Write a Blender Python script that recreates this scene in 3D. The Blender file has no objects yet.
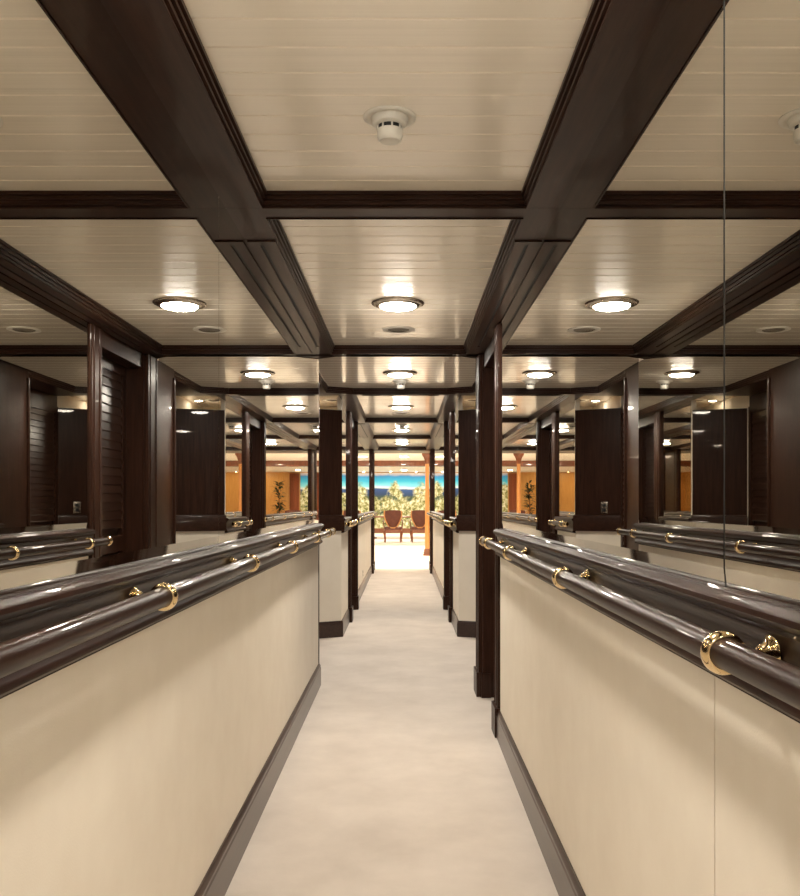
import bpy, bmesh, math, random
from mathutils import Vector, Matrix
random.seed(4)
H = 1.25                      # eye height in metres; the plan below is measured in eye heights
S = bpy.context.scene
C = S.collection
PI = math.pi

# ------------------------------------------------------------------ materials
def mat(name, col, rough=.5, metal=0, coat=0, coat_rough=.03, emit=None, strength=0, spec=.5, build=None):
    m = bpy.data.materials.new(name); m.use_nodes = True
    nt = m.node_tree; b = nt.nodes['Principled BSDF']
    b.inputs['Base Color'].default_value = (*col, 1)
    b.inputs['Roughness'].default_value = rough
    b.inputs['Metallic'].default_value = metal
    b.inputs['Coat Weight'].default_value = coat
    b.inputs['Coat Roughness'].default_value = coat_rough
    b.inputs['Specular IOR Level'].default_value = spec
    if emit:
        b.inputs['Emission Color'].default_value = (*emit, 1)
        b.inputs['Emission Strength'].default_value = strength
    if build: build(nt, b)
    return m

def N(nt, t, **kw):
    n = nt.nodes.new(t)
    for k, v in kw.items():
        if k.startswith('i_'):
            n.inputs[k[2:].replace('_', ' ')].default_value = v
        else: setattr(n, k, v)
    return n

def coords(nt, scale=(1, 1, 1), rot=(0, 0, 0), which='Object'):
    tc = N(nt, 'ShaderNodeTexCoord'); mp = N(nt, 'ShaderNodeMapping')
    mp.inputs['Scale'].default_value = scale; mp.inputs['Rotation'].default_value = rot
    nt.links.new(tc.outputs[which], mp.inputs['Vector']); return mp.outputs['Vector']

def ramp(nt, fac, stops, interp='LINEAR'):
    r = N(nt, 'ShaderNodeValToRGB'); e = r.color_ramp; e.interpolation = interp
    while len(e.elements) < len(stops): e.elements.new(.5)
    for el, (p, c) in zip(e.elements, stops):
        el.position = p; el.color = (*c, 1)
    nt.links.new(fac, r.inputs['Fac']); return r.outputs['Color']

def bump(nt, b, h, dist, strength=1):
    n = N(nt, 'ShaderNodeBump'); n.inputs['Distance'].default_value = dist; n.inputs['Strength'].default_value = strength
    nt.links.new(h, n.inputs['Height']); nt.links.new(n.outputs['Normal'], b.inputs['Normal'])

def grain(c0, c1, scale):
    def f(nt, b):
        v = coords(nt, scale)
        n = N(nt, 'ShaderNodeTexNoise', i_Scale=6.0, i_Detail=5.0, i_Roughness=.6)
        nt.links.new(v, n.inputs['Vector'])
        nt.links.new(ramp(nt, n.outputs['Fac'], [(.3, c0), (.7, c1)]), b.inputs['Base Color'])
    return f

WOOD_A, WOOD_B = (.021, .0090, .0055), (.042, .018, .0112)
M = {}
M['wood_z'] = mat('mahogany_vertical', WOOD_B, .36, coat=.14, coat_rough=.03, spec=.08, build=grain(WOOD_A, WOOD_B, (9, 9, .6)))
M['wood_y'] = mat('mahogany_lengthwise', WOOD_B, .36, coat=.14, coat_rough=.03, spec=.08, build=grain(WOOD_A, WOOD_B, (9, .6, 9)))
M['wood_x'] = mat('mahogany_crosswise', WOOD_B, .36, coat=.14, coat_rough=.03, spec=.08, build=grain(WOOD_A, WOOD_B, (.6, 9, 9)))
M['ledge'] = mat('mahogany_ledge', WOOD_A, .38, coat=.11, coat_rough=.02, spec=.06, build=grain((.014, .006, .0038), (.027, .0115, .0071), (9, .6, 9)))
M['louvre'] = mat('mahogany_louvre', WOOD_B, .3, coat=.7, coat_rough=.06, spec=.3, build=grain(WOOD_A, WOOD_B, (9, .6, 9)))
M['mirror_bevel'] = mat('bevelled_mirror_glass', (.56, .54, .50), .03, metal=1)
M['slot'] = mat('slot_dark', (.004, .003, .003), .7)
M['mirror'] = mat('mirror_glass', (.755, .74, .695), .0, metal=1)
M['brass'] = mat('polished_brass', (.86, .68, .41), .12, metal=1)
M['nickel'] = mat('satin_nickel', (.62, .56, .48), .25, metal=1)
M['white_plastic'] = mat('white_plastic', (.72, .69, .62), .4)
M['grille'] = mat('grille_grey', (.20, .17, .13), .5)
M['dark_plastic'] = mat('dark_plastic', (.01, .01, .01), .4)

def cream(nt, b):
    v = coords(nt, (1, 1, 1))
    n = N(nt, 'ShaderNodeTexNoise', i_Scale=5.0, i_Detail=4.0, i_Roughness=.6); nt.links.new(v, n.inputs['Vector'])
    nt.links.new(ramp(nt, n.outputs['Fac'], [(.3, (.765, .695, .59)), (.7, (.81, .745, .64))]), b.inputs['Base Color'])
    k = N(nt, 'ShaderNodeTexNoise', i_Scale=260.0, i_Detail=2.0); nt.links.new(v, k.inputs['Vector'])
    bump(nt, b, k.outputs['Fac'], .0006, .5)
M['cream'] = mat('cream_wall_covering', (.69, .6, .47), .62, spec=.25, build=cream)

def carpet(nt, b):
    v = coords(nt)
    n = N(nt, 'ShaderNodeTexNoise', i_Scale=2.6, i_Detail=6.0, i_Roughness=.62); nt.links.new(v, n.inputs['Vector'])
    nt.links.new(ramp(nt, n.outputs['Fac'], [(.32, (.655, .585, .52)), (.68, (.775, .70, .63))]), b.inputs['Base Color'])
    k = N(nt, 'ShaderNodeTexNoise', i_Scale=420.0, i_Detail=3.0); nt.links.new(v, k.inputs['Vector'])
    bump(nt, b, k.outputs['Fac'], .004, .6)
M['carpet'] = mat('cream_carpet', (.58, .49, .41), .95, spec=.1, build=carpet)

def lacquer(nt, b):
    v = coords(nt, (.25, 9, 1))
    n = N(nt, 'ShaderNodeTexNoise', i_Scale=3.0, i_Detail=3.0); nt.links.new(v, n.inputs['Vector'])
    bump(nt, b, n.outputs['Fac'], .003, .6)
M['ceiling'] = mat('lacquered_ceiling_planks', (.865, .79, .67), .2, spec=.5, coat=.45, coat_rough=.06, build=lacquer)
M['lens'] = mat('lit_lens', (.9, .88, .8), .4, emit=(1, .925, .815), strength=320)
M['lens_spot'] = mat('lit_spot_lens', (.9, .88, .8), .4, emit=(1, .92, .81), strength=45)
M['lens_dining'] = mat('lit_dining_lens', (.9, .88, .8), .4, emit=(1, .88, .72), strength=420)
M['lens_wash'] = mat('lit_wash_lens', (.9, .88, .8), .4, emit=(1, .84, .6), strength=260)
M['rail'] = mat('handrail_mahogany', WOOD_B, .35, coat=.18, coat_rough=.015, spec=.06, build=grain((.014, .006, .0038), (.028, .0118, .0072), (9, .6, 9)))
M['base'] = mat('baseboard_mahogany', WOOD_B, .35, coat=.4, coat_rough=.14, spec=.3, build=grain((.022, .009, .006), (.045, .019, .012), (9, .6, 9)))
M['honey'] = mat('honey_wood', (.62, .33, .09), .35, build=grain((.55, .28, .07), (.68, .38, .12), (3, 3, .4)))
M['red_wood'] = mat('red_wood', (.2, .06, .025), .3, coat=.4, build=grain((.15, .045, .02), (.24, .075, .03), (5, 5, .5)))
M['leather'] = mat('brown_leather', (.11, .03, .016), .5, build=grain((.085, .022, .012), (.125, .034, .018), (2, 2, 2)))
M['orange_wood'] = mat('orange_wood', (.55, .25, .075), .3, coat=.5, build=grain((.48, .2, .055), (.62, .3, .1), (6, 6, .4)))
M['curtain'] = mat('russet_curtain', (.42, .14, .06), .8, build=grain((.36, .11, .05), (.47, .17, .075), (6, 6, .3)))
M['leaf'] = mat('dark_leaf', (.012, .035, .016), .5)
M['pot'] = mat('glazed_pot', (.03, .03, .035), .25, coat=.5)
M['dining_white'] = mat('white_paint', (.82, .79, .72), .5)
M['dining_floor'] = mat('pale_dining_carpet', (.80, .76, .68), .9)

def mural(nt, b):
    tc = N(nt, 'ShaderNodeTexCoord'); sx = N(nt, 'ShaderNodeSeparateXYZ')
    nt.links.new(tc.outputs['Object'], sx.inputs[0])
    n = N(nt, 'ShaderNodeTexNoise', i_Scale=.9, i_Detail=5.0); nt.links.new(tc.outputs['Object'], n.inputs['Vector'])
    def math_(op, a, c, clamp=False):
        q = N(nt, 'ShaderNodeMath', operation=op); q.use_clamp = clamp
        for i, w in enumerate((a, c)):
            if isinstance(w, (int, float)): q.inputs[i].default_value = w
            else: nt.links.new(w, q.inputs[i])
        return q.outputs[0]
    # painted bands of sea, cloud and distant hills
    wob = math_('MULTIPLY', math_('SUBTRACT', n.outputs['Fac'], .5), .3)
    hgt = math_('ADD', sx.outputs['Z'], wob)
    t = math_('DIVIDE', math_('ADD', hgt, 1.2), 2.5)
    base = ramp(nt, t, [(0, (.02, .05, .02)), (.58, (.03, .07, .05)), (.62, (.012, .045, .14)), (.715, (.02, .075, .26)),
                        (.735, (.75, .88, .95)), (.775, (.22, .72, .90)), (.86, (.03, .50, .85)), (.94, (.04, .32, .78)), (.985, (.82, .78, .86))])
    # painted blossom trees
    big = N(nt, 'ShaderNodeTexNoise', i_Scale=1.1, i_Detail=3.0, i_Roughness=.55); nt.links.new(tc.outputs['Object'], big.inputs['Vector'])
    wave = math_('SINE', math_('ADD', math_('MULTIPLY', sx.outputs['X'], 5.0), 3.87), 0)
    top = math_('SUBTRACT', math_('ADD', math_('ADD', .64, math_('MULTIPLY', wave, .32)), math_('MULTIPLY', math_('SUBTRACT', big.outputs['Fac'], .5), 2.2)), sx.outputs['Z'])
    tree = math_('MULTIPLY', top, 5.0, True)
    fine = N(nt, 'ShaderNodeTexNoise', i_Scale=5.5, i_Detail=4.0, i_Roughness=.75); nt.links.new(tc.outputs['Object'], fine.inputs['Vector'])
    holes = N(nt, 'ShaderNodeTexNoise', i_Scale=1.7, i_Detail=4.0); nt.links.new(tc.outputs['Object'], holes.inputs['Vector'])
    hm = math_('MULTIPLY', math_('SUBTRACT', holes.outputs['Fac'], .36), 14.0, True)
    leafc = ramp(nt, fine.outputs['Fac'], [(.34, (.03, .05, .015)), (.45, (.24, .25, .08)), (.54, (.50, .52, .32)), (.66, (.88, .90, .78))])
    mx = N(nt, 'ShaderNodeMix', data_type='RGBA')
    nt.links.new(math_('MULTIPLY', tree, hm), mx.inputs[0]); nt.links.new(base, mx.inputs[6]); nt.links.new(leafc, mx.inputs[7])
    nt.links.new(mx.outputs[2], b.inputs['Base Color'])
M['mural'] = mat('painted_mural', (.2, .5, .6), .6, build=mural)

# ------------------------------------------------------------------ geometry helpers (plan units, v = height above the eye)
def P(x, z, v): return Vector((x * H, z * H, (v + 1) * H))

class W:
    """a wall line on the plan: s along it, d out from it, v up"""
    def __init__(self, x0, z0, x1, z1, nx, nz):
        L = math.hypot(x1 - x0, z1 - z0)
        self.o = (x0, z0); self.t = ((x1 - x0) / L, (z1 - z0) / L); self.L = L
        k = nx * -self.t[1] + nz * self.t[0]
        g = 1 if k > 0 else -1
        self.n = (-self.t[1] * g, self.t[0] * g)
    def pt(self, s, d, v):
        return P(self.o[0] + self.t[0] * s + self.n[0] * d, self.o[1] + self.t[1] * s + self.n[1] * d, v)

WXW = W(0, 0, 0, 1, -1, 0)
WL = W(-.471, 0, -.471, 1, 1, 0)
WR = W(.4125, 0, .4125, 1, -1, 0)

def hexa(bm, pts):
    v = [bm.verts.new(p) for p in pts]
    for f in ((0, 3, 2, 1), (4, 5, 6, 7), (0, 1, 5, 4), (1, 2, 6, 5), (2, 3, 7, 6), (3, 0, 4, 7)):
        bm.faces.new([v[i] for i in f])

def fbox(bm, w, s0, s1, d0, d1, v0, v1):
    hexa(bm, [w.pt(s, d, v) for v in (v0, v1) for s, d in ((s0, d0), (s1, d0), (s1, d1), (s0, d1))])

def box(bm, x0, x1, z0, z1, v0, v1):
    hexa(bm, [P(x, z, v) for v in (v0, v1) for x, z in ((x0, z0), (x1, z0), (x1, z1), (x0, z1))])

def fsweep(bm, w, prof, s0, s1, m0=0, m1=0):
    """prof: closed list of (d, v); m0/m1 mitre: s shifts by m * d"""
    a = [bm.verts.new(w.pt(s0 + m0 * d, d, v)) for d, v in prof]
    b = [bm.verts.new(w.pt(s1 + m1 * d, d, v)) for d, v in prof]
    n = len(prof)
    for i in range(n):
        bm.faces.new((a[i], a[(i + 1) % n], b[(i + 1) % n], b[i]))
    bm.faces.new(a); bm.faces.new(b[::-1])

def fprism(bm, foot, v0, v1):
    a = [bm.verts.new(P(x, z, v0)) for x, z in foot]; b = [bm.verts.new(P(x, z, v1)) for x, z in foot]
    n = len(foot)
    for i in range(n): bm.faces.new((a[i], a[(i + 1) % n], b[(i + 1) % n], b[i]))
    bm.faces.new(a); bm.faces.new(b[::-1])

def basis(axis):
    a = Vector(axis).normalized()
    u = a.orthogonal().normalized(); return a, u, a.cross(u)

def lathe(bm, o, axis, prof, seg=32, closed=False):
    """prof: (r, t) pairs in metres, t along the axis from o"""
    a, u, w = basis(axis); o = Vector(o); rings = []
    for r, t in prof:
        if r < 1e-6: rings.append([bm.verts.new(o + a * t)])
        else: rings.append([bm.verts.new(o + a * t + (u * math.cos(2*PI*i/seg) + w * math.sin(2*PI*i/seg)) * r) for i in range(seg)])
    pairs = list(zip(rings, rings[1:]))
    if closed: pairs.append((rings[-1], rings[0]))
    for A, B in pairs:
        for i in range(seg):
            j = (i + 1) % seg
            if len(A) == 1 and len(B) == 1: continue
            if len(A) == 1: bm.faces.new((A[0], B[i], B[j]))
            elif len(B) == 1: bm.faces.new((A[i], A[j], B[0]))
            else: bm.faces.new((A[i], A[j], B[j], B[i]))

def tube(bm, pts, rad, seg=10):
    pts = [Vector(p) for p in pts]; rad = rad if isinstance(rad, (list, tuple)) else [rad] * len(pts)
    rings = []; u = None
    for i, p in enumerate(pts):
        t = (pts[min(i + 1, len(pts) - 1)] - pts[max(i - 1, 0)]).normalized()
        u = t.orthogonal().normalized() if u is None else (u - t * u.dot(t)).normalized()
        w = t.cross(u)
        rings.append([bm.verts.new(p + (u * math.cos(2*PI*k/seg) + w * math.sin(2*PI*k/seg)) * rad[i]) for k in range(seg)])
    for A, B in zip(rings, rings[1:]):
        for k in range(seg): bm.faces.new((A[k], A[(k+1) % seg], B[(k+1) % seg], B[k]))
    bm.faces.new(rings[0]); bm.faces.new(rings[-1][::-1])

ORG = {}
def tag(o, label=None, cat=None, group=None, kind=None):
    for k, v in (('label', label), ('category', cat), ('group', group), ('kind', kind)):
        if v: o[k] = v
    return o

def build(name, bm, m, parent=None, bevel=0, smooth=30, origin=None):
    if isinstance(m, str): m = M[m]
    if bevel:
        bmesh.ops.bevel(bm, geom=[e for e in bm.edges], offset=bevel, segments=2, affect='EDGES', profile=.6)
    bmesh.ops.recalc_face_normals(bm, faces=bm.faces[:])
    o0 = Vector((0, 0, 0))
    if parent is not None: o0 = ORG[parent.name]
    elif origin is not None: o0 = Vector(origin)
    if o0.length: bmesh.ops.translate(bm, verts=bm.verts[:], vec=-o0)
    me = bpy.data.meshes.new(name); bm.to_mesh(me); bm.free()
    me.materials.append(m)
    if smooth:
        me.shade_smooth(); me.set_sharp_from_angle(angle=math.radians(smooth))
    o = bpy.data.objects.new(name, me); C.objects.link(o)
    if parent is not None: o.parent = parent
    else: o.location = o0
    ORG[o.name] = o0
    return o

def empty(name, loc, label, cat, group=None, kind=None):
    o = bpy.data.objects.new(name, None); C.objects.link(o)
    o.location = loc; o.empty_display_size = .05; ORG[o.name] = Vector(loc)
    return tag(o, label, cat, group, kind)

def copy_tree(src, loc, label, parent=None):
    c = src.copy(); C.objects.link(c)
    if parent is None: c.location = loc; c['label'] = label
    else: c.parent = parent
    for ch in list(src.children): copy_tree(ch, None, None, c)
    ORG[c.name] = Vector(loc or (0, 0, 0))
    return c

BM = bmesh.new
_t = [0]
def trim(bm, m, label, bevel=0, cat='trim', smooth=30):
    _t[0] += 1
    return tag(build('trim_%d' % _t[0], bm, m, bevel=bevel, smooth=smooth), label, cat, kind='structure')

# ------------------------------------------------------------------ heights (above the eye, in eye heights)
SOF, CEI = .775, .8145
MB, CRB, BB = -.108, -.222, -.88      # mirror bottom, chair rail bottom, baseboard top
IL, IR = -.375, .324                  # inner edges of the side soffits
DZ = 13.5                             # where the corridor opens into the dining room
LX, RX = -.78, .77                    # lobby side walls

# ------------------------------------------------------------------ shell
bm = BM(); box(bm, -.98, .98, -3.2, DZ, -1.06, -1.0)
tag(build('floor', bm, 'carpet'), 'cream cut-pile carpet running the length of the corridor', 'floor', kind='structure')

def ceiling_mesh(x0, x1, z0, z1, step, off, v):
    bm = BM(); g, dp = .0035, .0035
    zs = [(z0, v)]
    k = math.ceil((z0 + g - off) / step)
    while off + k * step + g < z1:
        q = off + k * step
        zs += [(q - g, v), (q, v + dp), (q + g, v)]; k += 1
    zs.append((z1, v))
    lo = [[bm.verts.new(P(x, z, vv)) for z, vv in zs] for x in (x0, x1)]
    up = [[bm.verts.new(P(x, z, v + .05)) for z in (z0, z1)] for x in (x0, x1)]
    for i in range(len(zs) - 1):
        bm.faces.new((lo[0][i], lo[0][i+1], lo[1][i+1], lo[1][i]))
    bm.faces.new((up[0][0], up[1][0], up[1][1], up[0][1]))
    return bm
tag(build('ceiling', ceiling_mesh(-.98, .98, -3.2, DZ, .093, 1.489, CEI), 'ceiling', smooth=0),
    'cream lacquered plank ceiling between the dark beams', 'ceiling', kind='structure')

D1a, D1b = 3.93, 4.57                 # doorway in the right wall
D2a, D2b = 7.60, 8.34                 # doorways further on, both sides
footL = [(-.471, -3.2), (-.471, 4.87), (-.535, 4.87), (-.535, 5.38), (LX, 5.38), (LX, 7.5), (-.50, 7.5), (-.50, 6.643), (-.471, 6.66), (-.471, D2a), (-.585, D2a), (-.585, D2b), (-.471, D2b), (-.471, DZ), (-.98, DZ), (-.98, -3.2)]
footR = [(.4125, -3.2), (.4125, D1a), (.525, D1a), (.525, D1b), (.4125, D1b), (.4125, 4.80), (.470, 4.80), (.470, 5.38), (RX, 5.38), (RX, 7.5), (.44, 7.5), (.44, 6.65), (.4125, 6.66), (.4125, D2a), (.525, D2a), (.525, D2b), (.4125, D2b), (.4125, DZ), (.98, DZ), (.98, -3.2)]
bm = BM(); fprism(bm, footL, -1, CEI); tag(build('wall_left', bm, 'cream', smooth=0), 'cream lower wall along the left side of the corridor', 'wall', kind='structure')
bm = BM(); fprism(bm, footR, -1, CEI); wr = tag(build('wall_right', bm, 'cream', smooth=0), 'cream lower wall along the right side of the corridor, with one upright seam', 'wall', kind='structure')
bm = BM(); fprism(bm, [(-.50, 6.643), (LX, 6.49), (LX, 7.5), (-.50, 7.5)], -1, .695)
build('partition_block', bm, 'cream', bpy.data.objects['wall_left'], smooth=0)
bm = BM(); fprism(bm, [(.44, 6.648), (RX, 6.52), (RX, 7.5), (.44, 7.5)], -1, .695)
build('partition_block', bm, 'cream', wr, smooth=0)
bm = BM(); box(bm, -.467, .411, -3.2, -3.0, -1, CEI); tag(build('wall_back', bm, 'cream'), 'cream wall closing the corridor behind the viewer', 'wall', kind='structure')

# cream covering panels on the right wall leave the thin upright seam
for s0, s1 in ((-3.0, 1.163), (1.1665, 3.76)):
    bm = BM(); fbox(bm, WR, s0, s1, 0, .004, -1, CRB + .01)
    build('wall_panel', bm, 'cream', wr)

# ------------------------------------------------------------------ dark wood lower mouldings
CHAIR = [(0, MB + .0012), (.0045, MB + .0012), (.006, MB - .002), (.014, MB - .002), (.018, MB), (.022, MB - .003), (.026, MB - .004), (.031, MB - .008), (.032, MB - .014), (.029, MB - .019),
         (.024, MB - .022), (.021, MB - .024), (.021, MB - .029), (.016, MB - .034), (.0125, MB - .045), (.011, MB - .06), (.012, MB - .075),
         (.016, MB - .088), (.021, MB - .094), (.024, MB - .099), (.024, MB - .104), (.019, MB - .109), (.013, MB - .111), (.013, CRB), (0, CRB)]
BASE = [(0, -1), (.014, -1), (.014, -.905), (.0115, -.9), (.0115, -.893), (.008, -.886), (.004, -.88), (0, -.88)]
segL = [(-3.0, 4.87, 'near'), (6.66, 7.45, 'short stretch after the lobby'), (8.47, 13.3, 'far')]
segR = [(-3.0, 3.787, 'near'), (6.66, 7.45, 'short stretch after the lobby'), (8.47, 13.3, 'far')]
for side, w, segs in (('left', WL, segL), ('right', WR, segR)):
    for a, b, what in segs:
        bm = BM(); fsweep(bm, w, CHAIR, a, b)
        trim(bm, 'ledge', 'dark moulded wood ledge under the mirrors, %s %s wall' % (what, side), smooth=40)
        bm = BM(); fsweep(bm, w, [(d + (.004 if side == 'right' and what == 'near' and d else 0), v) for d, v in BASE], a, b + (.014 if b == 4.87 else 0))
        o = build('baseboard_%s' % side, bm, 'base', smooth=20)
        tag(o, 'dark wood baseboard along the %s %s wall' % (what, side), 'baseboard', kind='structure')

# ------------------------------------------------------------------ mirrors
def mirror(w, s0, s1, label, v0=MB, v1=SOF, d=.003, bevel_h=.026, group=None, yaw=0.0):
    root = empty('mirror_panel', w.pt((s0 + s1) / 2, 0, v0), label, 'mirror', group)
    bm = BM()
    e0, e1 = (yaw * (5.0 - s0), yaw * (5.0 - s1)) if yaw else (0, 0)
    lo = v0 + bevel_h
    hexa(bm, [w.pt(s, dd, v) for v in (lo, v1) for s, dd in ((s0, 0), (s1, 0), (s1, d + e1), (s0, d + e0))])
    build('mirror_glass', bm, 'mirror', root, smooth=0)
    if bevel_h:
        bm = BM()
        hexa(bm, [w.pt(s0, -.002, v0), w.pt(s1, -.002, v0), w.pt(s1, d + e1 - .0024, v0), w.pt(s0, d + e0 - .0024, v0),
                  w.pt(s0, 0, lo), w.pt(s1, 0, lo), w.pt(s1, d + e1, lo), w.pt(s0, d + e0, lo)])
        build('bevelled_edge', bm, 'mirror_bevel', root, smooth=0)
    return root
mirror(WL, -3.0, -.102, 'wall mirror pane on the left wall behind the viewer')
mirror(WL, -.1, 2.238, 'large wall mirror on the left, nearer pane up to the thin upright seam')
mirror(WL, 2.2405, 4.86, 'large wall mirror on the left, farther pane between the seam and the lobby')
mirror(WR, -3.0, 1.130, 'wall mirror pane at the right edge of the picture, before the dark upright seam')
mirror(WR, 1.136, 3.787, 'large wall mirror on the right between the dark seam and the dark door casing')
bm = BM(); fbox(bm, WR, 1.1302, 1.1358, 0, .0006, MB, SOF)
build('seam_backing', bm, 'slot', wr)
for side, w in (('left', WL), ('right', WR)):
    mirror(w, 6.68, 7.45, 'narrow mirror strip on the %s wall just past the lobby' % side, bevel_h=0)
    mirror(w, 8.47, 12.62, 'far wall mirror on the %s, beyond the second doorway' % side, bevel_h=0)

# ------------------------------------------------------------------ posts and casings
def post(w, s0, s1, d0, d1, label, round_=.006, v1=SOF + .01, base=True, beads=True):
    bm = BM()
    fbox(bm, w, s0, s1, d0, d1, -1, v1)
    bmesh.ops.bevel(bm, geom=[e for e in bm.edges if abs((e.verts[0].co - e.verts[1].co).z) > .3], offset=round_ * H, segments=5, affect='EDGES')
    if beads:
        for s in (s0 + (s1 - s0) * .25, s0 + (s1 - s0) * .75):
            lathe(bm, w.pt(s, d1 - .002, -1 + .13), (0, 0, 1), [(0, 0), (.0075, 0), (.0075, (v1 + .87) * H), (0, (v1 + .87) * H)], 12)
    o = trim(bm, 'wood_z', label, smooth=40)
    if base:
        bm = BM(); fbox(bm, w, s0 - .012, s1 + .012, d0, d1 + .012, -1, -.875)
        bmesh.ops.bevel(bm, geom=[e for e in bm.edges if abs((e.verts[0].co - e.verts[1].co).z) > .1], offset=round_ * 1.2 * H, segments=5, affect='EDGES')
        build('base_block', bm, 'wood_z', o, smooth=40)
    return o
post(WR, 3.785, 3.925, -.02, .013, 'flat dark wood casing at the end of the right mirror')
post(WR, 4.565, 4.78, -.06, .026, 'rounded dark wood post on the far side of the right doorway', round_=.02)
for side, w in (('left', WL), ('right', WR)):
    post(w, 7.45, 7.60, -.02, .024, 'dark wood casing on the near side of the far %s doorway' % side)
    post(w, 8.34, 8.47, -.02, .030, 'dark wood casing on the far side of the far %s doorway' % side, round_=.012)
    post(w, 12.62, 12.80, -.02, .030, 'dark wood post ending the far %s mirror' % side, round_=.012)
    post(w, 13.30, 13.52, -.02, .020, 'dark wood jamb at the dining room opening, %s side' % side)
    bm = BM(); fbox(bm, w, 12.80, 13.30, 0, .006, MB, SOF)
    trim(bm, 'wood_z', 'dark wood panel beside the dining room opening, %s side' % side)

# lobby side stubs, doorway jambs, headers
for side, x, x2, g in (('left', -.535, LX, 1), ('right', .470, RX, -1)):
    bm = BM(); w = W(x, 0, x, 1, g, 0)
    fbox(bm, w, 4.88 if g > 0 else 4.81, 5.38, 0, .008, -1, CEI)
    w2 = W(x, 5.38, x2, 5.38, 0, 1)
    fbox(bm, w2, 0, w2.L - .002, 0, .008, -1, SOF)
    trim(bm, 'wood_z', 'dark wood panelled stub wall at the near end of the lobby, %s side' % side)
    bm = BM(); lathe(bm, P(x + g * .004, 5.375, -1), (0, 0, 1), [(0, 0), (.022, 0), (.022, 2.2), (0, 2.2)], 16)
    trim(bm, 'wood_z', 'slim rounded dark post on the edge of the lobby stub wall, %s side' % side)

def louvre_door(n, w, s0, s1, label, hinge_far=True, top=.70):
    d0 = empty('door_%d' % n, w.pt((s0 + s1) / 2, 0, -1), label, 'door', kind='structure')
    bm = BM(); st = .055
    fbox(bm, w, s0, s0 + st, .002, .03, -1, top); fbox(bm, w, s1 - st, s1, .002, .03, -1, top)
    fbox(bm, w, s0 + st, s1 - st, .002, .03, top - .05, top); fbox(bm, w, s0 + st, s1 - st, .002, .03, -1, -.86)
    fbox(bm, w, s0 + st, s1 - st, .002, .03, -.24, -.16)
    build('door_frame', bm, 'wood_z', d0, smooth=30)
    bm = BM(); v = -.86
    while v < top - .055:
        if not (-.262 < v < -.162):
            fsweep(bm, w, [(.010, v + .046), (.0195, v + .046), (.0255, v + .005), (.0235, v + .001), (.014, v + .001)], s0 + st, s1 - st)
        v += .0432
    fbox(bm, w, s0 + st, s1 - st, .0005, .005, -.86, top - .05)
    build('louvre_panel', bm, 'louvre', d0, smooth=0)
    s = s0 + st * .5 if hinge_far else s1 - st * .5
    k = 1 if hinge_far else -1
    bm = BM(); fbox(bm, w, s - .012, s + .012, .03, .034, -.15, -.03)
    tube(bm, [w.pt(s, .03, -.075), w.pt(s, .06, -.075), w.pt(s + .01 * k, .068, -.075), w.pt(s + .075 * k, .066, -.076)], .008, 10)
    build('door_handle', bm, 'brass', d0)
    return d0
wd = W(.525, 0, .525, 1, -1, 0)
louvre_door(1, wd, D1a + .005, D1b - .005, 'dark louvred door set back in the right doorway, seen in the left mirror')
louvre_door(2, W(-.585, 0, -.585, 1, 1, 0), D2a + .005, D2b - .005, 'dark louvred door set back in the far left doorway')
louvre_door(3, wd, D2a + .005, D2b - .005, 'dark louvred door set back in the far right doorway')
louvre_door(4, W(LX, 0, LX, 1, 1, 0), 5.44, 6.42, 'dark louvred door in the left side of the lobby')
louvre_door(5, W(RX, 0, RX, 1, -1, 0), 5.44, 6.42, 'dark louvred door in the right side of the lobby')

def doorway(w, a, b, depth, label):
    bm = BM()
    fbox(bm, w, a, b, -depth, .0, .70, CEI - .002)
    fbox(bm, w, a - .001, a + .004, -depth, 0, -1, .70); fbox(bm, w, b - .004, b + .001, -depth, 0, -1, .70)
    trim(bm, 'wood_z', label)
doorway(WR, D1a, D1b, .112, 'dark wood header and jambs lining the right doorway')
doorway(WR, D2a, D2b, .112, 'dark wood header and jambs lining the far right doorway')
doorway(WL, D2a, D2b, .113, 'dark wood header and jambs lining the far left doorway')
for side, x, g in (('left', LX, 1), ('right', RX, -1)):
    w = W(x, 0, x, 1, g, 0)
    bm = BM(); fbox(bm, w, 5.39, 6.40, 0, .03, .70, SOF)
    trim(bm, 'wood_y', 'dark wood header over the louvred lobby door, %s side' % side)

# splayed panels that face down the corridor at the far corners of the lobby
for side, w, n in (('left', W(-.467, 6.66, LX, 6.49, 1, -1), 1), ('right', W(.411, 6.66, RX, 6.52, -1, -1), 2)):
    L = w.L
    bm = BM(); fbox(bm, w, .002, L, 0, .008, -.10, .70)
    trim(bm, 'wood_z', 'tall dark wood panel facing the viewer past the lobby, %s side' % side)
    bm = BM(); fsweep(bm, w, [(0, -.205), (.03, -.205), (.033, -.2), (.033, -.096), (.03, -.09), (.02, -.088), (.012, -.084), (0, -.084)], -.006, L)
    trim(bm, 'wood_x', 'thick dark wood ledge below the tall facing panel, %s side' % side)
    bm = BM(); fsweep(bm, w, BASE, -.004, L)
    tag(build('baseboard_%s' % side, bm, 'base', smooth=20), 'dark baseboard under the cream panel facing the viewer, %s side' % side, 'baseboard', kind='structure')

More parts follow.
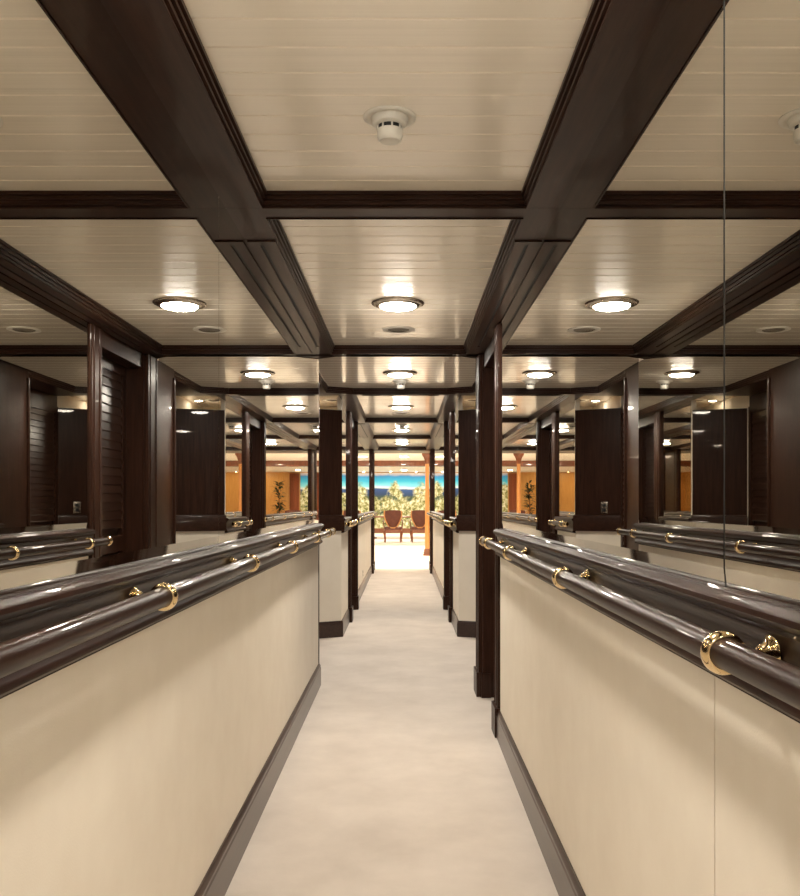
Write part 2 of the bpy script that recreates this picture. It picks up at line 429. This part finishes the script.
# outlets
def outlet(w, s, v, m, label, d=0.0):
    r = empty('outlet', w.pt(s, d, v), label, 'outlet')
    bm = BM(); fbox(bm, w, s - .026, s + .026, d, d + .005, v - .042, v + .042); build('cover_plate', bm, m, r, bevel=.0012)
    bm = BM()
    for q in (-.018, .018): fbox(bm, w, s - .013, s + .013, d + .004, d + .0062, v + q - .011, v + q + .011)
    build('socket', bm, 'dark_plastic', r)
outlet(W(-.467, 6.66, LX, 6.49, 1, -1), .225, -.03, 'nickel', 'small metal outlet plate on the dark facing panel', d=.008)
outlet(WL, 10.1, -.80, 'white_plastic', 'small outlet low on the far left cream wall')

# ------------------------------------------------------------------ ceiling beams and soffits
MOLD = [(0, SOF - .003), (.0045, SOF - .003), (.0045, SOF + .001), (.0022, SOF + .003), (.0022, SOF + .006), (.009, SOF + .006), (.009, SOF + .013),
        (.0066, SOF + .015), (.0066, SOF + .0185), (.0135, SOF + .0185), (.0135, SOF + .026), (.0111, SOF + .028), (.0111, SOF + .031),
        (.018, SOF + .031), (.018, CEI + .001), (0, CEI + .001)]
beams = [(-.02, .06, 'over the viewer'), (2.324, 2.405, 'just past the smoke detector'), (4.575, 4.655, 'at the near side of the lobby'),
         (6.27, 6.35, 'at the far side of the lobby'), (8.42, 8.49, 'second past the lobby'), (10.55, 10.62, 'third past the lobby'), (12.70, 12.78, 'at the end of the corridor')]
for a, b, what in beams:
    bm = BM()
    x0, x1 = (IL, IR)
    if a in (4.575, 6.27): x0, x1 = -.3, .25
    box(bm, x0, x1, a, b, SOF, CEI + .002)
    if a not in (6.27,):
        w = W(IL, a, IR, a, 0, -1); fsweep(bm, w, MOLD, 0, w.L, 1, -1)
    if a not in (4.575,) and b < 12.7:
        w = W(x0, b, x1, b, 0, 1); fsweep(bm, w, MOLD, 0, w.L, 1, -1)
    trim(bm, 'wood_x', 'dark wood ceiling beam crossing %s' % what, cat='beam')
bays = [(-3.0, -.02), (.06, 2.324), (2.405, 4.575), (6.35, 8.42), (8.49, 10.55), (10.62, 12.70)]
words = ['behind the viewer', 'in the nearest bay', 'in the bay before the lobby', 'in the first bay past the lobby', 'in the second bay past the lobby', 'in the last bay']
for (a, b), what in zip(bays, words):
    for side, xw, xi, g in (('left', -.468, IL, 1), ('right', .412, IR, -1)):
        bm = BM()
        z0, z1 = a - .08, b
        if a == -3.0: z0 = a
        if a == 6.35: z0 = 6.32
        if b == 4.575: z1 = 4.66
        if b == 12.70: z1 = 12.78
        box(bm, min(xw, xi), max(xw, xi), z0, z1, SOF, CEI + .002)
        w = W(xi, 0, xi, 1, g, 0); fsweep(bm, w, MOLD, a, b, 1, -1)
        if a in (2.405, 8.49):     # raised panel with the long ventilation slot
            za, zb = (2.61, 4.56) if a == 2.405 else (8.6, 10.5)
            sl = -.424 if g > 0 else .367
            xs = sorted((xw + g * .006, xi - g * .003))
            box(bm, xs[0], sl - .0055, za, zb, SOF - .0045, SOF); box(bm, sl + .0055, xs[1], za, zb, SOF - .0045, SOF)
            box(bm, sl - .0055, sl + .0055, za, za + .035, SOF - .0045, SOF); box(bm, sl - .0055, sl + .0055, zb - .2, zb, SOF - .0045, SOF)
        o = trim(bm, 'wood_y', 'dark wood soffit and crown along the %s side %s' % (side, what), cat='soffit')
        if a in (2.405, 8.49):
            bm = BM(); box(bm, sl - .0055, sl + .0055, za + .035, zb - .2, SOF - .0008, SOF - .0002)  # flat black strip painted in for the shade inside the slot
            build('vent_slot_shade', bm, 'slot', o)

# octagonal coffer over the lobby
for side, g, xi, xo, cx in (('left', 1, -.545, -.98, -.36), ('right', -1, .49, .98, .305)):
    n0, n1, f0, f1 = 4.655, 4.79, 6.17, 6.27
    bm = BM()
    fprism(bm, [(g * -.0 + cx, n0), (xi, n1), (xi, f0), (cx, f1), (cx, 6.36), (xo, 6.40), (xo, 4.60), (cx, 4.60)], SOF, CEI + .002)
    for (p, q, nx, nz) in (((cx, n0), (xi, n1), g, 1), ((xi, n1), (xi, f0), g, 0), ((xi, f0), (cx, f1), g, -1)):
        w = W(*p, *q, nx, nz); fsweep(bm, w, MOLD, 0, w.L, .3, -.3)
    trim(bm, 'wood_y', 'dark wood soffit with splayed corners framing the lobby ceiling, %s side' % side, cat='soffit')
bm = BM(); w = W(-.36, 4.655, .305, 4.655, 0, 1); fsweep(bm, w, MOLD, 0, w.L, .3, -.3); box(bm, -.36, .305, 4.60, 4.655, SOF, CEI + .002)
w = W(-.36, 6.27, .305, 6.27, 0, -1); fsweep(bm, w, MOLD, 0, w.L, .3, -.3); box(bm, -.36, .305, 6.27, 6.36, SOF, CEI + .002)
trim(bm, 'wood_x', 'dark crown moulding along the straight sides of the lobby ceiling', cat='crown')
bm = BM(); box(bm, -.47, .42, 12.78, 13.52, SOF - .01, CEI + .05)
trim(bm, 'wood_x', 'dark wood header over the opening to the dining room', cat='header')

# ------------------------------------------------------------------ ceiling fittings
def downlight(loc, label):
    r = empty('downlight', loc, label, 'ceiling light', 'round corridor downlights')
    x, y, z = loc
    bm = BM(); lathe(bm, loc, (0, 0, -1), [(R * H, t) for R, t in ((.108, -.002), (.108, .003), (.104, .008), (.097, .011), (.09, .009), (.084, .014), (.078, .018), (.0744, .017), (.0744, -.002))], 48)
    build('trim_ring', bm, 'nickel', r, smooth=50)
    bm = BM(); lathe(bm, loc, (0, 0, -1), [(.074 * H, .003), (.0737 * H, .014), (.069 * H, .022), (.058 * H, .0265), (.034 * H, .030), (0, .0315)], 48)
    build('lens', bm, 'lens', r, smooth=60)
    return r
d0 = downlight(P(-.025, 3.60, CEI), 'big round ceiling downlight nearest the viewer, lit, in front of a flat vent')
for x, z, lab in ((-.025, 1.10, 'round ceiling downlight above the viewer before the smoke detector'),
                  (-.025, 5.52, 'lit round downlight in the middle of the splayed lobby ceiling'),
                  (-.025, 7.42, 'lit round downlight in the first bay past the lobby'),
                  (-.025, 9.72, 'lit round downlight in the second bay past the lobby'),
                  (-.025, 11.85, 'lit round downlight in the last bay before the dining room'),
                  (-.025, -1.4, 'round ceiling downlight behind the viewer')):
    copy_tree(d0, P(x, z, CEI), lab)

def vent(loc, label):
    r = empty('ceiling_vent', loc, label, 'vent', 'round ceiling vents')
    bm = BM(); lathe(bm, loc, (0, 0, -1), [(R * H, t) for R, t in ((.077, -.002), (.077, .003), (.07, .006), (.06, .006), (.053, .003), (.05, -.002))], 40)
    build('vent_ring', bm, 'white_plastic', r, smooth=50)
    bm = BM()
    for k in range(4):
        a = .05 - k * .0125
        lathe(bm, loc, (0, 0, -1), [(a * H, .0005), (a * H - .001, .004), ((a - .009) * H, .007), ((a - .0105) * H, .0005)], 40)
    build('vent_grille', bm, 'grille', r, smooth=50)
    return r
v0 = vent(P(-.025, 4.15, CEI), 'flat round vent in the ceiling behind the nearest big downlight')
for x, z, lab in ((-.025, 7.98, 'flat round vent behind the first downlight past the lobby'), (-.56, 6.97, 'flat round vent over the left side of the lobby'), (.55, 6.97, 'flat round vent over the right side of the lobby')):
    copy_tree(v0, P(x, z, CEI), lab)

def alcove_lamp(loc, label):
    r = empty('recessed_spotlight', loc, label, 'ceiling light', 'small recessed spotlights in the lobby alcoves')
    bm = BM(); lathe(bm, loc, (0, 0, -1), [(.052, -.002), (.052, .003), (.046, .006), (.036, .003), (.036, -.002)], 28); build('trim_ring', bm, 'nickel', r, smooth=50)
    bm = BM(); lathe(bm, loc, (0, 0, -1), [(.0358, .001), (.0355, .004), (.02, .007), (0, .008)], 28); build('lens', bm, 'lens_spot', r, smooth=60)
alcove_lamp(P(-.70, 7.02, CEI), 'small recessed spotlight over the tall dark facing panel, left side')
alcove_lamp(P(.69, 7.02, CEI), 'small recessed spotlight over the tall dark facing panel, right side')

def detector(loc, label):
    r = empty('smoke_detector', loc, label, 'smoke detector', 'smoke detectors')
    bm = BM(); lathe(bm, loc, (0, 0, -1), [(R * H, t) for R, t in ((.056, -.001), (.056, .003), (.053, .006), (.047, .006), (.044, .003), (.0385, .003), (.0385, .012), (.0355, .020), (.027, .024), (0, .024))], 40)
    build('mounting_plate', bm, 'white_plastic', r, smooth=40)
    bm = BM(); lathe(bm, loc, (0, 0, -1), [(.0245 * H, .023), (.0245 * H, .036), (0, .036)], 32)
    build('sensing_slots', bm, 'dark_plastic', r, smooth=40)
    bm = BM()
    for k in range(8):
        a = 2 * PI * k / 8 + .2
        c = Vector(loc) + Vector((math.cos(a), math.sin(a), 0)) * .0255 * H
        lathe(bm, c, (0, 0, -1), [(0, .022), (.0025, .022), (.0025, .037), (0, .037)], 8)
    lathe(bm, loc, (0, 0, -1), [(.0, .035), (.027 * H, .035), (.027 * H, .052), (.025 * H, .060), (.021 * H, .064), (.019 * H, .062), (0, .062)], 32)
    build('detector_cap', bm, 'white_plastic', r, smooth=40)
    return r
s0_ = detector(P(-.03, 1.868, CEI), 'white smoke detector on the nearest ceiling bay')
for z, lab in ((5.9, 'white smoke detector behind the lobby downlight'), (9.12, 'small smoke detector ahead of the second downlight past the lobby')):
    copy_tree(s0_, P(-.022, z, CEI), lab)

# ------------------------------------------------------------------ handrails
RR = .0168
def handrail(w, d, v, s0, s1, brackets, label, wall_d, group='dark wood handrails with brass brackets', cap0=False):
    r = empty('handrail', w.pt((s0 + s1) / 2, 0, v), label, 'handrail', group)
    ax = w.pt(1, 0, 0) - w.pt(0, 0, 0); ax.normalize()
    n = Vector((w.n[0], w.n[1], 0))
    bm = BM(); lathe(bm, w.pt(s0, d, v), ax, [(0, 0), (RR * H, 0), (RR * H, (s1 - s0) * H), (0, (s1 - s0) * H)], 32)
    build('rail', bm, 'rail', r, smooth=40)
    for s, on, g in ((s0, cap0, -1), (s1, True, 1)):
        if not on: continue
        bm = BM(); k = RR * H
        lathe(bm, w.pt(s, d, v), ax * g, [(k * 1.0, -.03), (k * 1.2, -.03), (k * 1.25, -.025), (k * 1.12, -.02), (k * 1.12, -.004), (k * 1.3, 0), (k * 1.3, .006), (k * 1.1, .010), (k * .9, .017), (k * .5, .022), (0, .024)], 28)
        build('end_cap', bm, 'brass', r, smooth=40)
    for s in brackets:
        wp = w.pt(s, wall_d, v); rp = w.pt(s, d, v)
        dist = (rp - wp).length
        bm = BM()
        pts = [wp + n * t * dist + Vector((0, 0, -.010 * math.sin(t * PI))) for t in (0, .15, .3, .45, .6, .75, .9)]
        tube(bm, pts, [.015, .0095, .007, .0085, .0068, .008, .010], 14)
        b = build('bracket', bm, 'brass', r, smooth=50)
        bm = BM(); lathe(bm, wp - n * .001, n, [(0, 0), (.027, 0), (.0285, .002), (.027, .0045), (.0225, .006), (.019, .009), (.0145, .011), (.012, .017), (.008, .021), (0, .021)], 36)
        build('rosette', bm, 'brass', b, smooth=50)
        bm = BM(); k = RR * H; hw = .0115
        prof = [(k + .0005, -hw), (k + .004, -hw), (k + .0075, -hw * .75), (k + .009, -hw * .3), (k + .009, hw * .3), (k + .0075, hw * .75), (k + .004, hw), (k + .0005, hw)]
        lathe(bm, rp, ax, prof, 36, closed=True)
        build('collar', bm, 'brass', b, smooth=60)
    return r
RV = -.158
handrail(WL, .064, RV, -2.6, 5.02, [-.2, .65, 1.50, 2.35, 3.22, 4.08, 4.72], 'dark wood handrail on the near left wall with brass brackets', .0125)
handrail(WR, .066, RV - .004, -2.6, 3.83, [.02, .962, 1.93, 2.90, 3.6], 'dark wood handrail on the near right wall with brass brackets', .0125)
for side, w in (('left', WL), ('right', WR)):
    handrail(w, .062, RV, 6.74, 7.42, [6.9, 7.28], 'short handrail on the %s wall just past the lobby' % side, .0125, cap0=True)
    handrail(w, .062, RV + .012, 8.2, 13.0, [8.62, 9.5, 10.4, 11.3, 12.3], 'far handrail on the %s leading to the dining room' % side, .0125, cap0=True)

# ------------------------------------------------------------------ dining room beyond
DV = 1.06          # its ceiling, above the eye
FZ = 30.0          # its far wall
DW = 5.2
bm = BM(); box(bm, -DW, DW, DZ, FZ + .2, -1.06, -1.0)
tag(build('floor', bm, 'dining_floor'), 'pale brightly lit dining room carpet', 'floor', kind='structure')
bm = BM(); box(bm, -DW, DW, 21.25, 21.45, -1.0, -.996)
trim(bm, 'red_wood', 'thin dark border strip across the dining room floor')
bm = BM(); box(bm, -DW, DW, DZ, FZ + .2, DV, DV + .06)
tag(build('ceiling', bm, 'dining_white'), 'white dining room ceiling beyond the corridor', 'ceiling', kind='structure')
bm = BM(); box(bm, -DW - .1, -DW, DZ, FZ, -1, DV)
tag(build('wall_left_dining', bm, 'honey'), 'honey wood wall on the left of the dining room', 'wall', kind='structure')
bm = BM(); box(bm, DW, DW + .1, DZ, FZ, -1, DV)
tag(build('wall_right_dining', bm, 'honey'), 'honey wood wall on the right of the dining room', 'wall', kind='structure')
bm = BM(); box(bm, -DW, DW, FZ, FZ + .1, -1, DV)
tag(build('wall_far', bm, 'honey'), 'far honey wood wall of the dining room', 'wall', kind='structure')
bm = BM()
box(bm, -DW, -.98, DZ, DZ + .1, -1, DV); box(bm, .98, DW, DZ, DZ + .1, -1, DV); box(bm, -.98, .98, DZ + .0, DZ + .1, CEI + .05, DV)
tag(build('wall_near_dining', bm, 'dining_white'), 'white wall around the corridor opening on the dining room side', 'wall', kind='structure')
bm = BM(); box(bm, -DW, DW, 15.6, 15.9, .95, DV)
trim(bm, 'orange_wood', 'lit wood beam just inside the dining room', cat='beam')
bm = BM(); box(bm, -DW, DW, 21.9, 22.3, .925, DV)
trim(bm, 'red_wood', 'brown wood beam across the dining room ceiling', cat='beam')

mo = P(0, FZ - .03, -.0)
bm = BM(); box(bm, -1.75, 1.75, FZ - .04, FZ - .002, -.95, DV - .03)
mu = build('mural', bm, 'mural', origin=mo)
tag(mu, 'wide painted mural of turquoise sea and pale blossom trees on the far dining wall', 'mural')

for g in (-1, 1):
    side = 'left' if g < 0 else 'right'
    bm = BM(); pts = []
    nseg = 60; x0, x1 = 1.78, 2.1
    for i in range(nseg + 1):
        x = x0 + (x1 - x0) * i / nseg; pts.append((g * x, FZ - .14 - .04 * math.sin(i * .9) - .015 * math.sin(i * 2.3)))
    a = [bm.verts.new(P(x, z, -.98)) for x, z in pts]; b = [bm.verts.new(P(x, z, DV - .05)) for x, z in pts]
    a2 = [bm.verts.new(P(x, z + .012, -.98)) for x, z in pts]; b2 = [bm.verts.new(P(x, z + .012, DV - .05)) for x, z in pts]
    for i in range(nseg):
        bm.faces.new((a[i], a[i+1], b[i+1], b[i])); bm.faces.new((a2[i], b2[i], b2[i+1], a2[i+1]))
        bm.faces.new((a[i], a2[i], a2[i+1], a[i+1])); bm.faces.new((b[i], b[i+1], b2[i+1], b2[i]))
    bm.faces.new((a[0], b[0], b2[0], a2[0])); bm.faces.new((a[-1], a2[-1], b2[-1], b[-1]))
    tag(build('curtain', bm, 'curtain', smooth=60, origin=P(g * 1.94, FZ - .14, -1)), 'russet curtain hanging %s of the mural' % side, 'curtain', 'curtains beside the mural')
    # tall potted plant beside it
    base = P(g * 2.42, FZ - .45, -1)
    r = empty('potted_plant', base, 'tall dark potted plant standing %s of the mural' % side, 'plant', 'potted plants beside the mural')
    bm = BM(); lathe(bm, base, (0, 0, 1), [(0, 0), (.17, 0), (.2, .05), (.24, .36), (.26, .40), (.23, .40), (.21, .34), (0, .34)], 28); build('pot', bm, 'pot', r)
    bm = BM(); tube(bm, [base + Vector((0, 0, .3)), base + Vector((.03, 0, 1.0)), base + Vector((-.02, .02, 1.9))], [.03, .024, .012], 8); build('stem', bm, 'red_wood', r)
    bm = BM()
    for k in range(130):
        q = base + Vector((random.uniform(-.05, .05), random.uniform(-.05, .05), random.uniform(.6, 2.1)))
        an = random.uniform(0, 2 * PI); up = random.uniform(-.3, .9); L = random.uniform(.25, .42)
        dr = Vector((math.cos(an), math.sin(an), up)).normalized(); sd = dr.cross(Vector((0, 0, 1))).normalized() * .05
        m_ = q + dr * L * .55; e_ = q + dr * L - Vector((0, 0, .06))
        vs = [bm.verts.new(x) for x in (q, m_ + sd, e_, m_ - sd)]; c = bm.verts.new(m_ - Vector((0, 0, .012)))
        for i in range(4): bm.faces.new((vs[i], vs[(i + 1) % 4], c))
    build('foliage', bm, 'leaf', r, smooth=0)

# column
cl = P(.445, 17.0, -1)
col = empty('wooden_column', cl, 'slim orange wood column standing right of the dining chairs', 'column')
bm = BM(); lathe(bm, cl, (0, 0, 1), [(0, .1), (.055, .1), (.058, .3), (.05, 1.0), (.045, 2.3), (0, 2.3)], 24); build('shaft', bm, 'orange_wood', col, smooth=50)
bm = BM(); lathe(bm, cl, (0, 0, 1), [(0, 0), (.10, 0), (.10, .03), (.085, .05), (.095, .075), (.075, .1), (.08, .14), (.055, .17), (0, .17)], 24); build('column_base', bm, 'red_wood', col, smooth=50)
bm = BM(); lathe(bm, cl, (0, 0, 1), [(0, 2.2), (.048, 2.2), (.07, 2.24), (.06, 2.28), (.09, 2.36), (.13, 2.42), (.13, 2.48), (.1, 2.48), (0, 2.49)], 24); build('capital', bm, 'red_wood', col, smooth=50)

# dining table
tl = P(0, 25.3, -1)
tb = empty('dining_table', tl, 'long wooden dining table behind the two brown chairs', 'table')
TH = .80
bm = BM()
hexa(bm, [tl + Vector((x, y, z)) for z in (TH - .045, TH) for x, y in ((-2.1, -.6), (2.1, -.6), (2.1, .6), (-2.1, .6))])
build('tabletop', bm, 'red_wood', tb, bevel=.012)
for g in (-1, 1):
    bm = BM(); lathe(bm, tl + Vector((g * 1.3, 0, 0)), (0, 0, 1), [(0, 0), (.34, 0), (.34, .04), (.12, .1), (.09, .25), (.13, .4), (.08, .6), (.2, TH - .045), (0, TH - .044)], 28)
    build('pedestal', bm, 'red_wood', tb, smooth=50)

# chairs
def chair_at(loc, label):
    r = empty('dining_chair', loc, label, 'chair', 'brown dining chairs at the table')
    o = Vector(loc)
    def outline(t):   # half width of the shield back at height t (0..1)
        return .13 + .15 * math.sin(min(1, t * 1.25) * PI / 2) - .03 * max(0, t - .8) * 5 * .3
    bm = BM(); fr, bk = [], []
    n = 14
    for k in range(n + 1):
        t = k / n; z = .50 + .52 * t; y = -.25 - .13 * t ** 1.3; hw = outline(t) - .022
        zz = z
        rowf, rowb = [], []
        for i in range(9):
            u = -1 + i / 4
            dz = -.02 * (1 - u * u) * (1 if k == n else 0) * -1
            cv = .045 * u * u
            rowf.append(bm.verts.new(o + Vector((u * hw, y + .035 + cv, zz + dz)))); rowb.append(bm.verts.new(o + Vector((u * hw, y - .03 + cv, zz + dz))))
        fr.append(rowf); bk.append(rowb)
    for g in (fr, bk):
        for a, b in zip(g, g[1:]):
            for i in range(8): bm.faces.new((a[i], a[i+1], b[i+1], b[i]))
    for a, b in ((fr[0], bk[0]), (fr[-1], bk[-1])):
        for i in range(8): bm.faces.new((a[i], a[i+1], b[i+1], b[i]))
    for i in (0, 8):
        for k in range(n): bm.faces.new((fr[k][i], fr[k+1][i], bk[k+1][i], bk[k][i]))
    build('backrest', bm, 'leather', r, smooth=60)
    bm = BM(); path = []
    for k in range(n + 1):
        t = 1 - k / n; path.append(o + Vector((-outline(t), -.25 - .13 * t ** 1.3 + .045, .50 + .52 * t)))
    path += [o + Vector((-.06, -.245, .47)), o + Vector((.06, -.245, .47))]
    path += [Vector((2 * o.x - p.x, p.y, p.z)) for p in path[:n + 1][::-1]]
    tube(bm, path, .021, 10)
    build('back_frame', bm, 'orange_wood', r, smooth=60)
    bm = BM(); hexa(bm, [o + Vector((x, y, z)) for z in (.40, .50) for x, y in ((-.25, -.25), (.25, -.25), (.29, .27), (-.29, .27))]); build('seat', bm, 'leather', r, bevel=.03, smooth=60)
    bm = BM(); hexa(bm, [o + Vector((x, y, z)) for z in (.35, .41) for x, y in ((-.26, -.26), (.26, -.26), (.3, .28), (-.3, .28))]); build('seat_rail', bm, 'red_wood', r, bevel=.008)
    for gx in (-1, 1):
        for gy in (-1, 1):
            x, y = gx * (.235 if gy < 0 else .27), gy * .245
            bm = BM(); tube(bm, [o + Vector((x + gx * dx, y + gy * dy, z)) for dx, dy, z in ((0, 0, .38), (.022, .02, .28), (.008, .015, .14), (.0, .03, .05), (.02, .06, .0))], [.034, .032, .022, .018, .022], 12)
            build('leg', bm, 'red_wood', r, smooth=60)
    for gx in (-1, 1):
        bm = BM(); tube(bm, [o + Vector((gx * x, y, z)) for x, y, z in ((.265, -.29, .72), (.31, -.1, .70), (.325, .08, .69), (.31, .16, .62), (.285, .16, .42))], [.016, .018, .02, .018, .02], 10)
        build('armrest', bm, 'red_wood', r, smooth=60)
    return r
ch = chair_at(P(-.285, 23.0, -1), 'brown leather dining chair, left of the two seen from behind at the table')
for x, z, rz, lab in ((.41, 23.05, 0, 'brown leather dining chair, right of the two seen from behind, beside the orange column'),
                      (-1.1, 23.0, 0, 'brown dining chair at the near left end of the table'), (1.15, 23.0, 0, 'brown dining chair at the near right end of the table')):
    c = copy_tree(ch, P(x, z, -1), lab); c.rotation_euler.z = rz

# dining lights
def recessed(loc, R, m, label, group):
    r = empty('recessed_light', loc, label, 'ceiling light', group)
    bm = BM(); lathe(bm, loc, (0, 0, -1), [(R + .03, -.002), (R + .03, .006), (R + .01, .012), (R, .004), (R, -.002)], 32); build('trim_ring', bm, 'nickel', r, smooth=50)
    bm = BM(); lathe(bm, loc, (0, 0, -1), [(R - .0005, .002), (R - .001, .008), (R * .6, .016), (0, .018)], 32); build('lens', bm, m, r, smooth=60)
    return r
first = None
rows = {14.7: 'just inside the opening', 17.6: 'before the column', 20.0: 'before the brown beam', 24.0: 'over the dining chairs', 28.0: 'in front of the mural'}
for z, what in rows.items():
    for x, where in ((-1.6, 'left'), (0, 'middle'), (1.6, 'right')):
        lab = 'recessed dining room light %s, %s of its row' % (what, where)
        if first is None: first = recessed(P(x, z, DV), .12, 'lens_dining', lab, 'recessed dining room lights')
        else: copy_tree(first, P(x, z, DV), lab)
fw = None
for g in (-1, 1):
    for k, x in enumerate((2.9, 3.6, 4.3)):
        lab = 'wall washer over the honey wood wall, %s of the mural, %s' % ('left' if g < 0 else 'right', ('nearest it', 'second from it', 'third from it')[k])
        if fw is None: fw = recessed(P(g * x, FZ - .5, DV), .05, 'lens_wash', lab, 'wall washers over the honey wood')
        else: copy_tree(fw, P(g * x, FZ - .5, DV), lab)

pw = None
for x, lab in ((-1.3, 'added fill light over the left end of the mural'), (-.45, 'added fill light over the mural, left of its middle'), (.4, 'added fill light over the mural, right of its middle'), (1.25, 'added fill light over the right end of the mural')):
    copy_tree(fw, P(x, FZ - .62, DV), lab)['group'] = 'added fill lights over the mural'  # extra lamps, added only to brighten the mural
bm = BM(); box(bm, -DW, DW, FZ - .06, FZ - .001, -1, -.84)
tag(build('baseboard_far', bm, 'red_wood'), 'dark baseboard under the mural on the far dining wall', 'baseboard', kind='structure')

# ------------------------------------------------------------------ camera and view
cam = bpy.data.cameras.new('camera'); co = bpy.data.objects.new('camera', cam); C.objects.link(co)
co.location = (0, 0, H); co.rotation_euler = (PI / 2, 0, 0)
cam.sensor_fit = 'HORIZONTAL'; cam.sensor_width = 36; cam.lens = 886 / 800 * 36
cam.shift_x = -4 / 800; cam.shift_y = 55.5 / 800
cam.clip_start = .02; cam.clip_end = 200
S.camera = co
wd_ = bpy.data.worlds.new('world'); S.world = wd_; wd_.use_nodes = True
wd_.node_tree.nodes['Background'].inputs[0].default_value = (0, 0, 0, 1)
S.view_settings.view_transform = 'Standard'; S.view_settings.look = 'None'
S.view_settings.gamma = 1; S.view_settings.use_curve_mapping = False
S.view_settings.exposure = 0
cy = S.cycles
cy.max_bounces = 20; cy.glossy_bounces = 16; cy.diffuse_bounces = 8
cy.sample_clamp_indirect = 40
cy.use_denoising = True
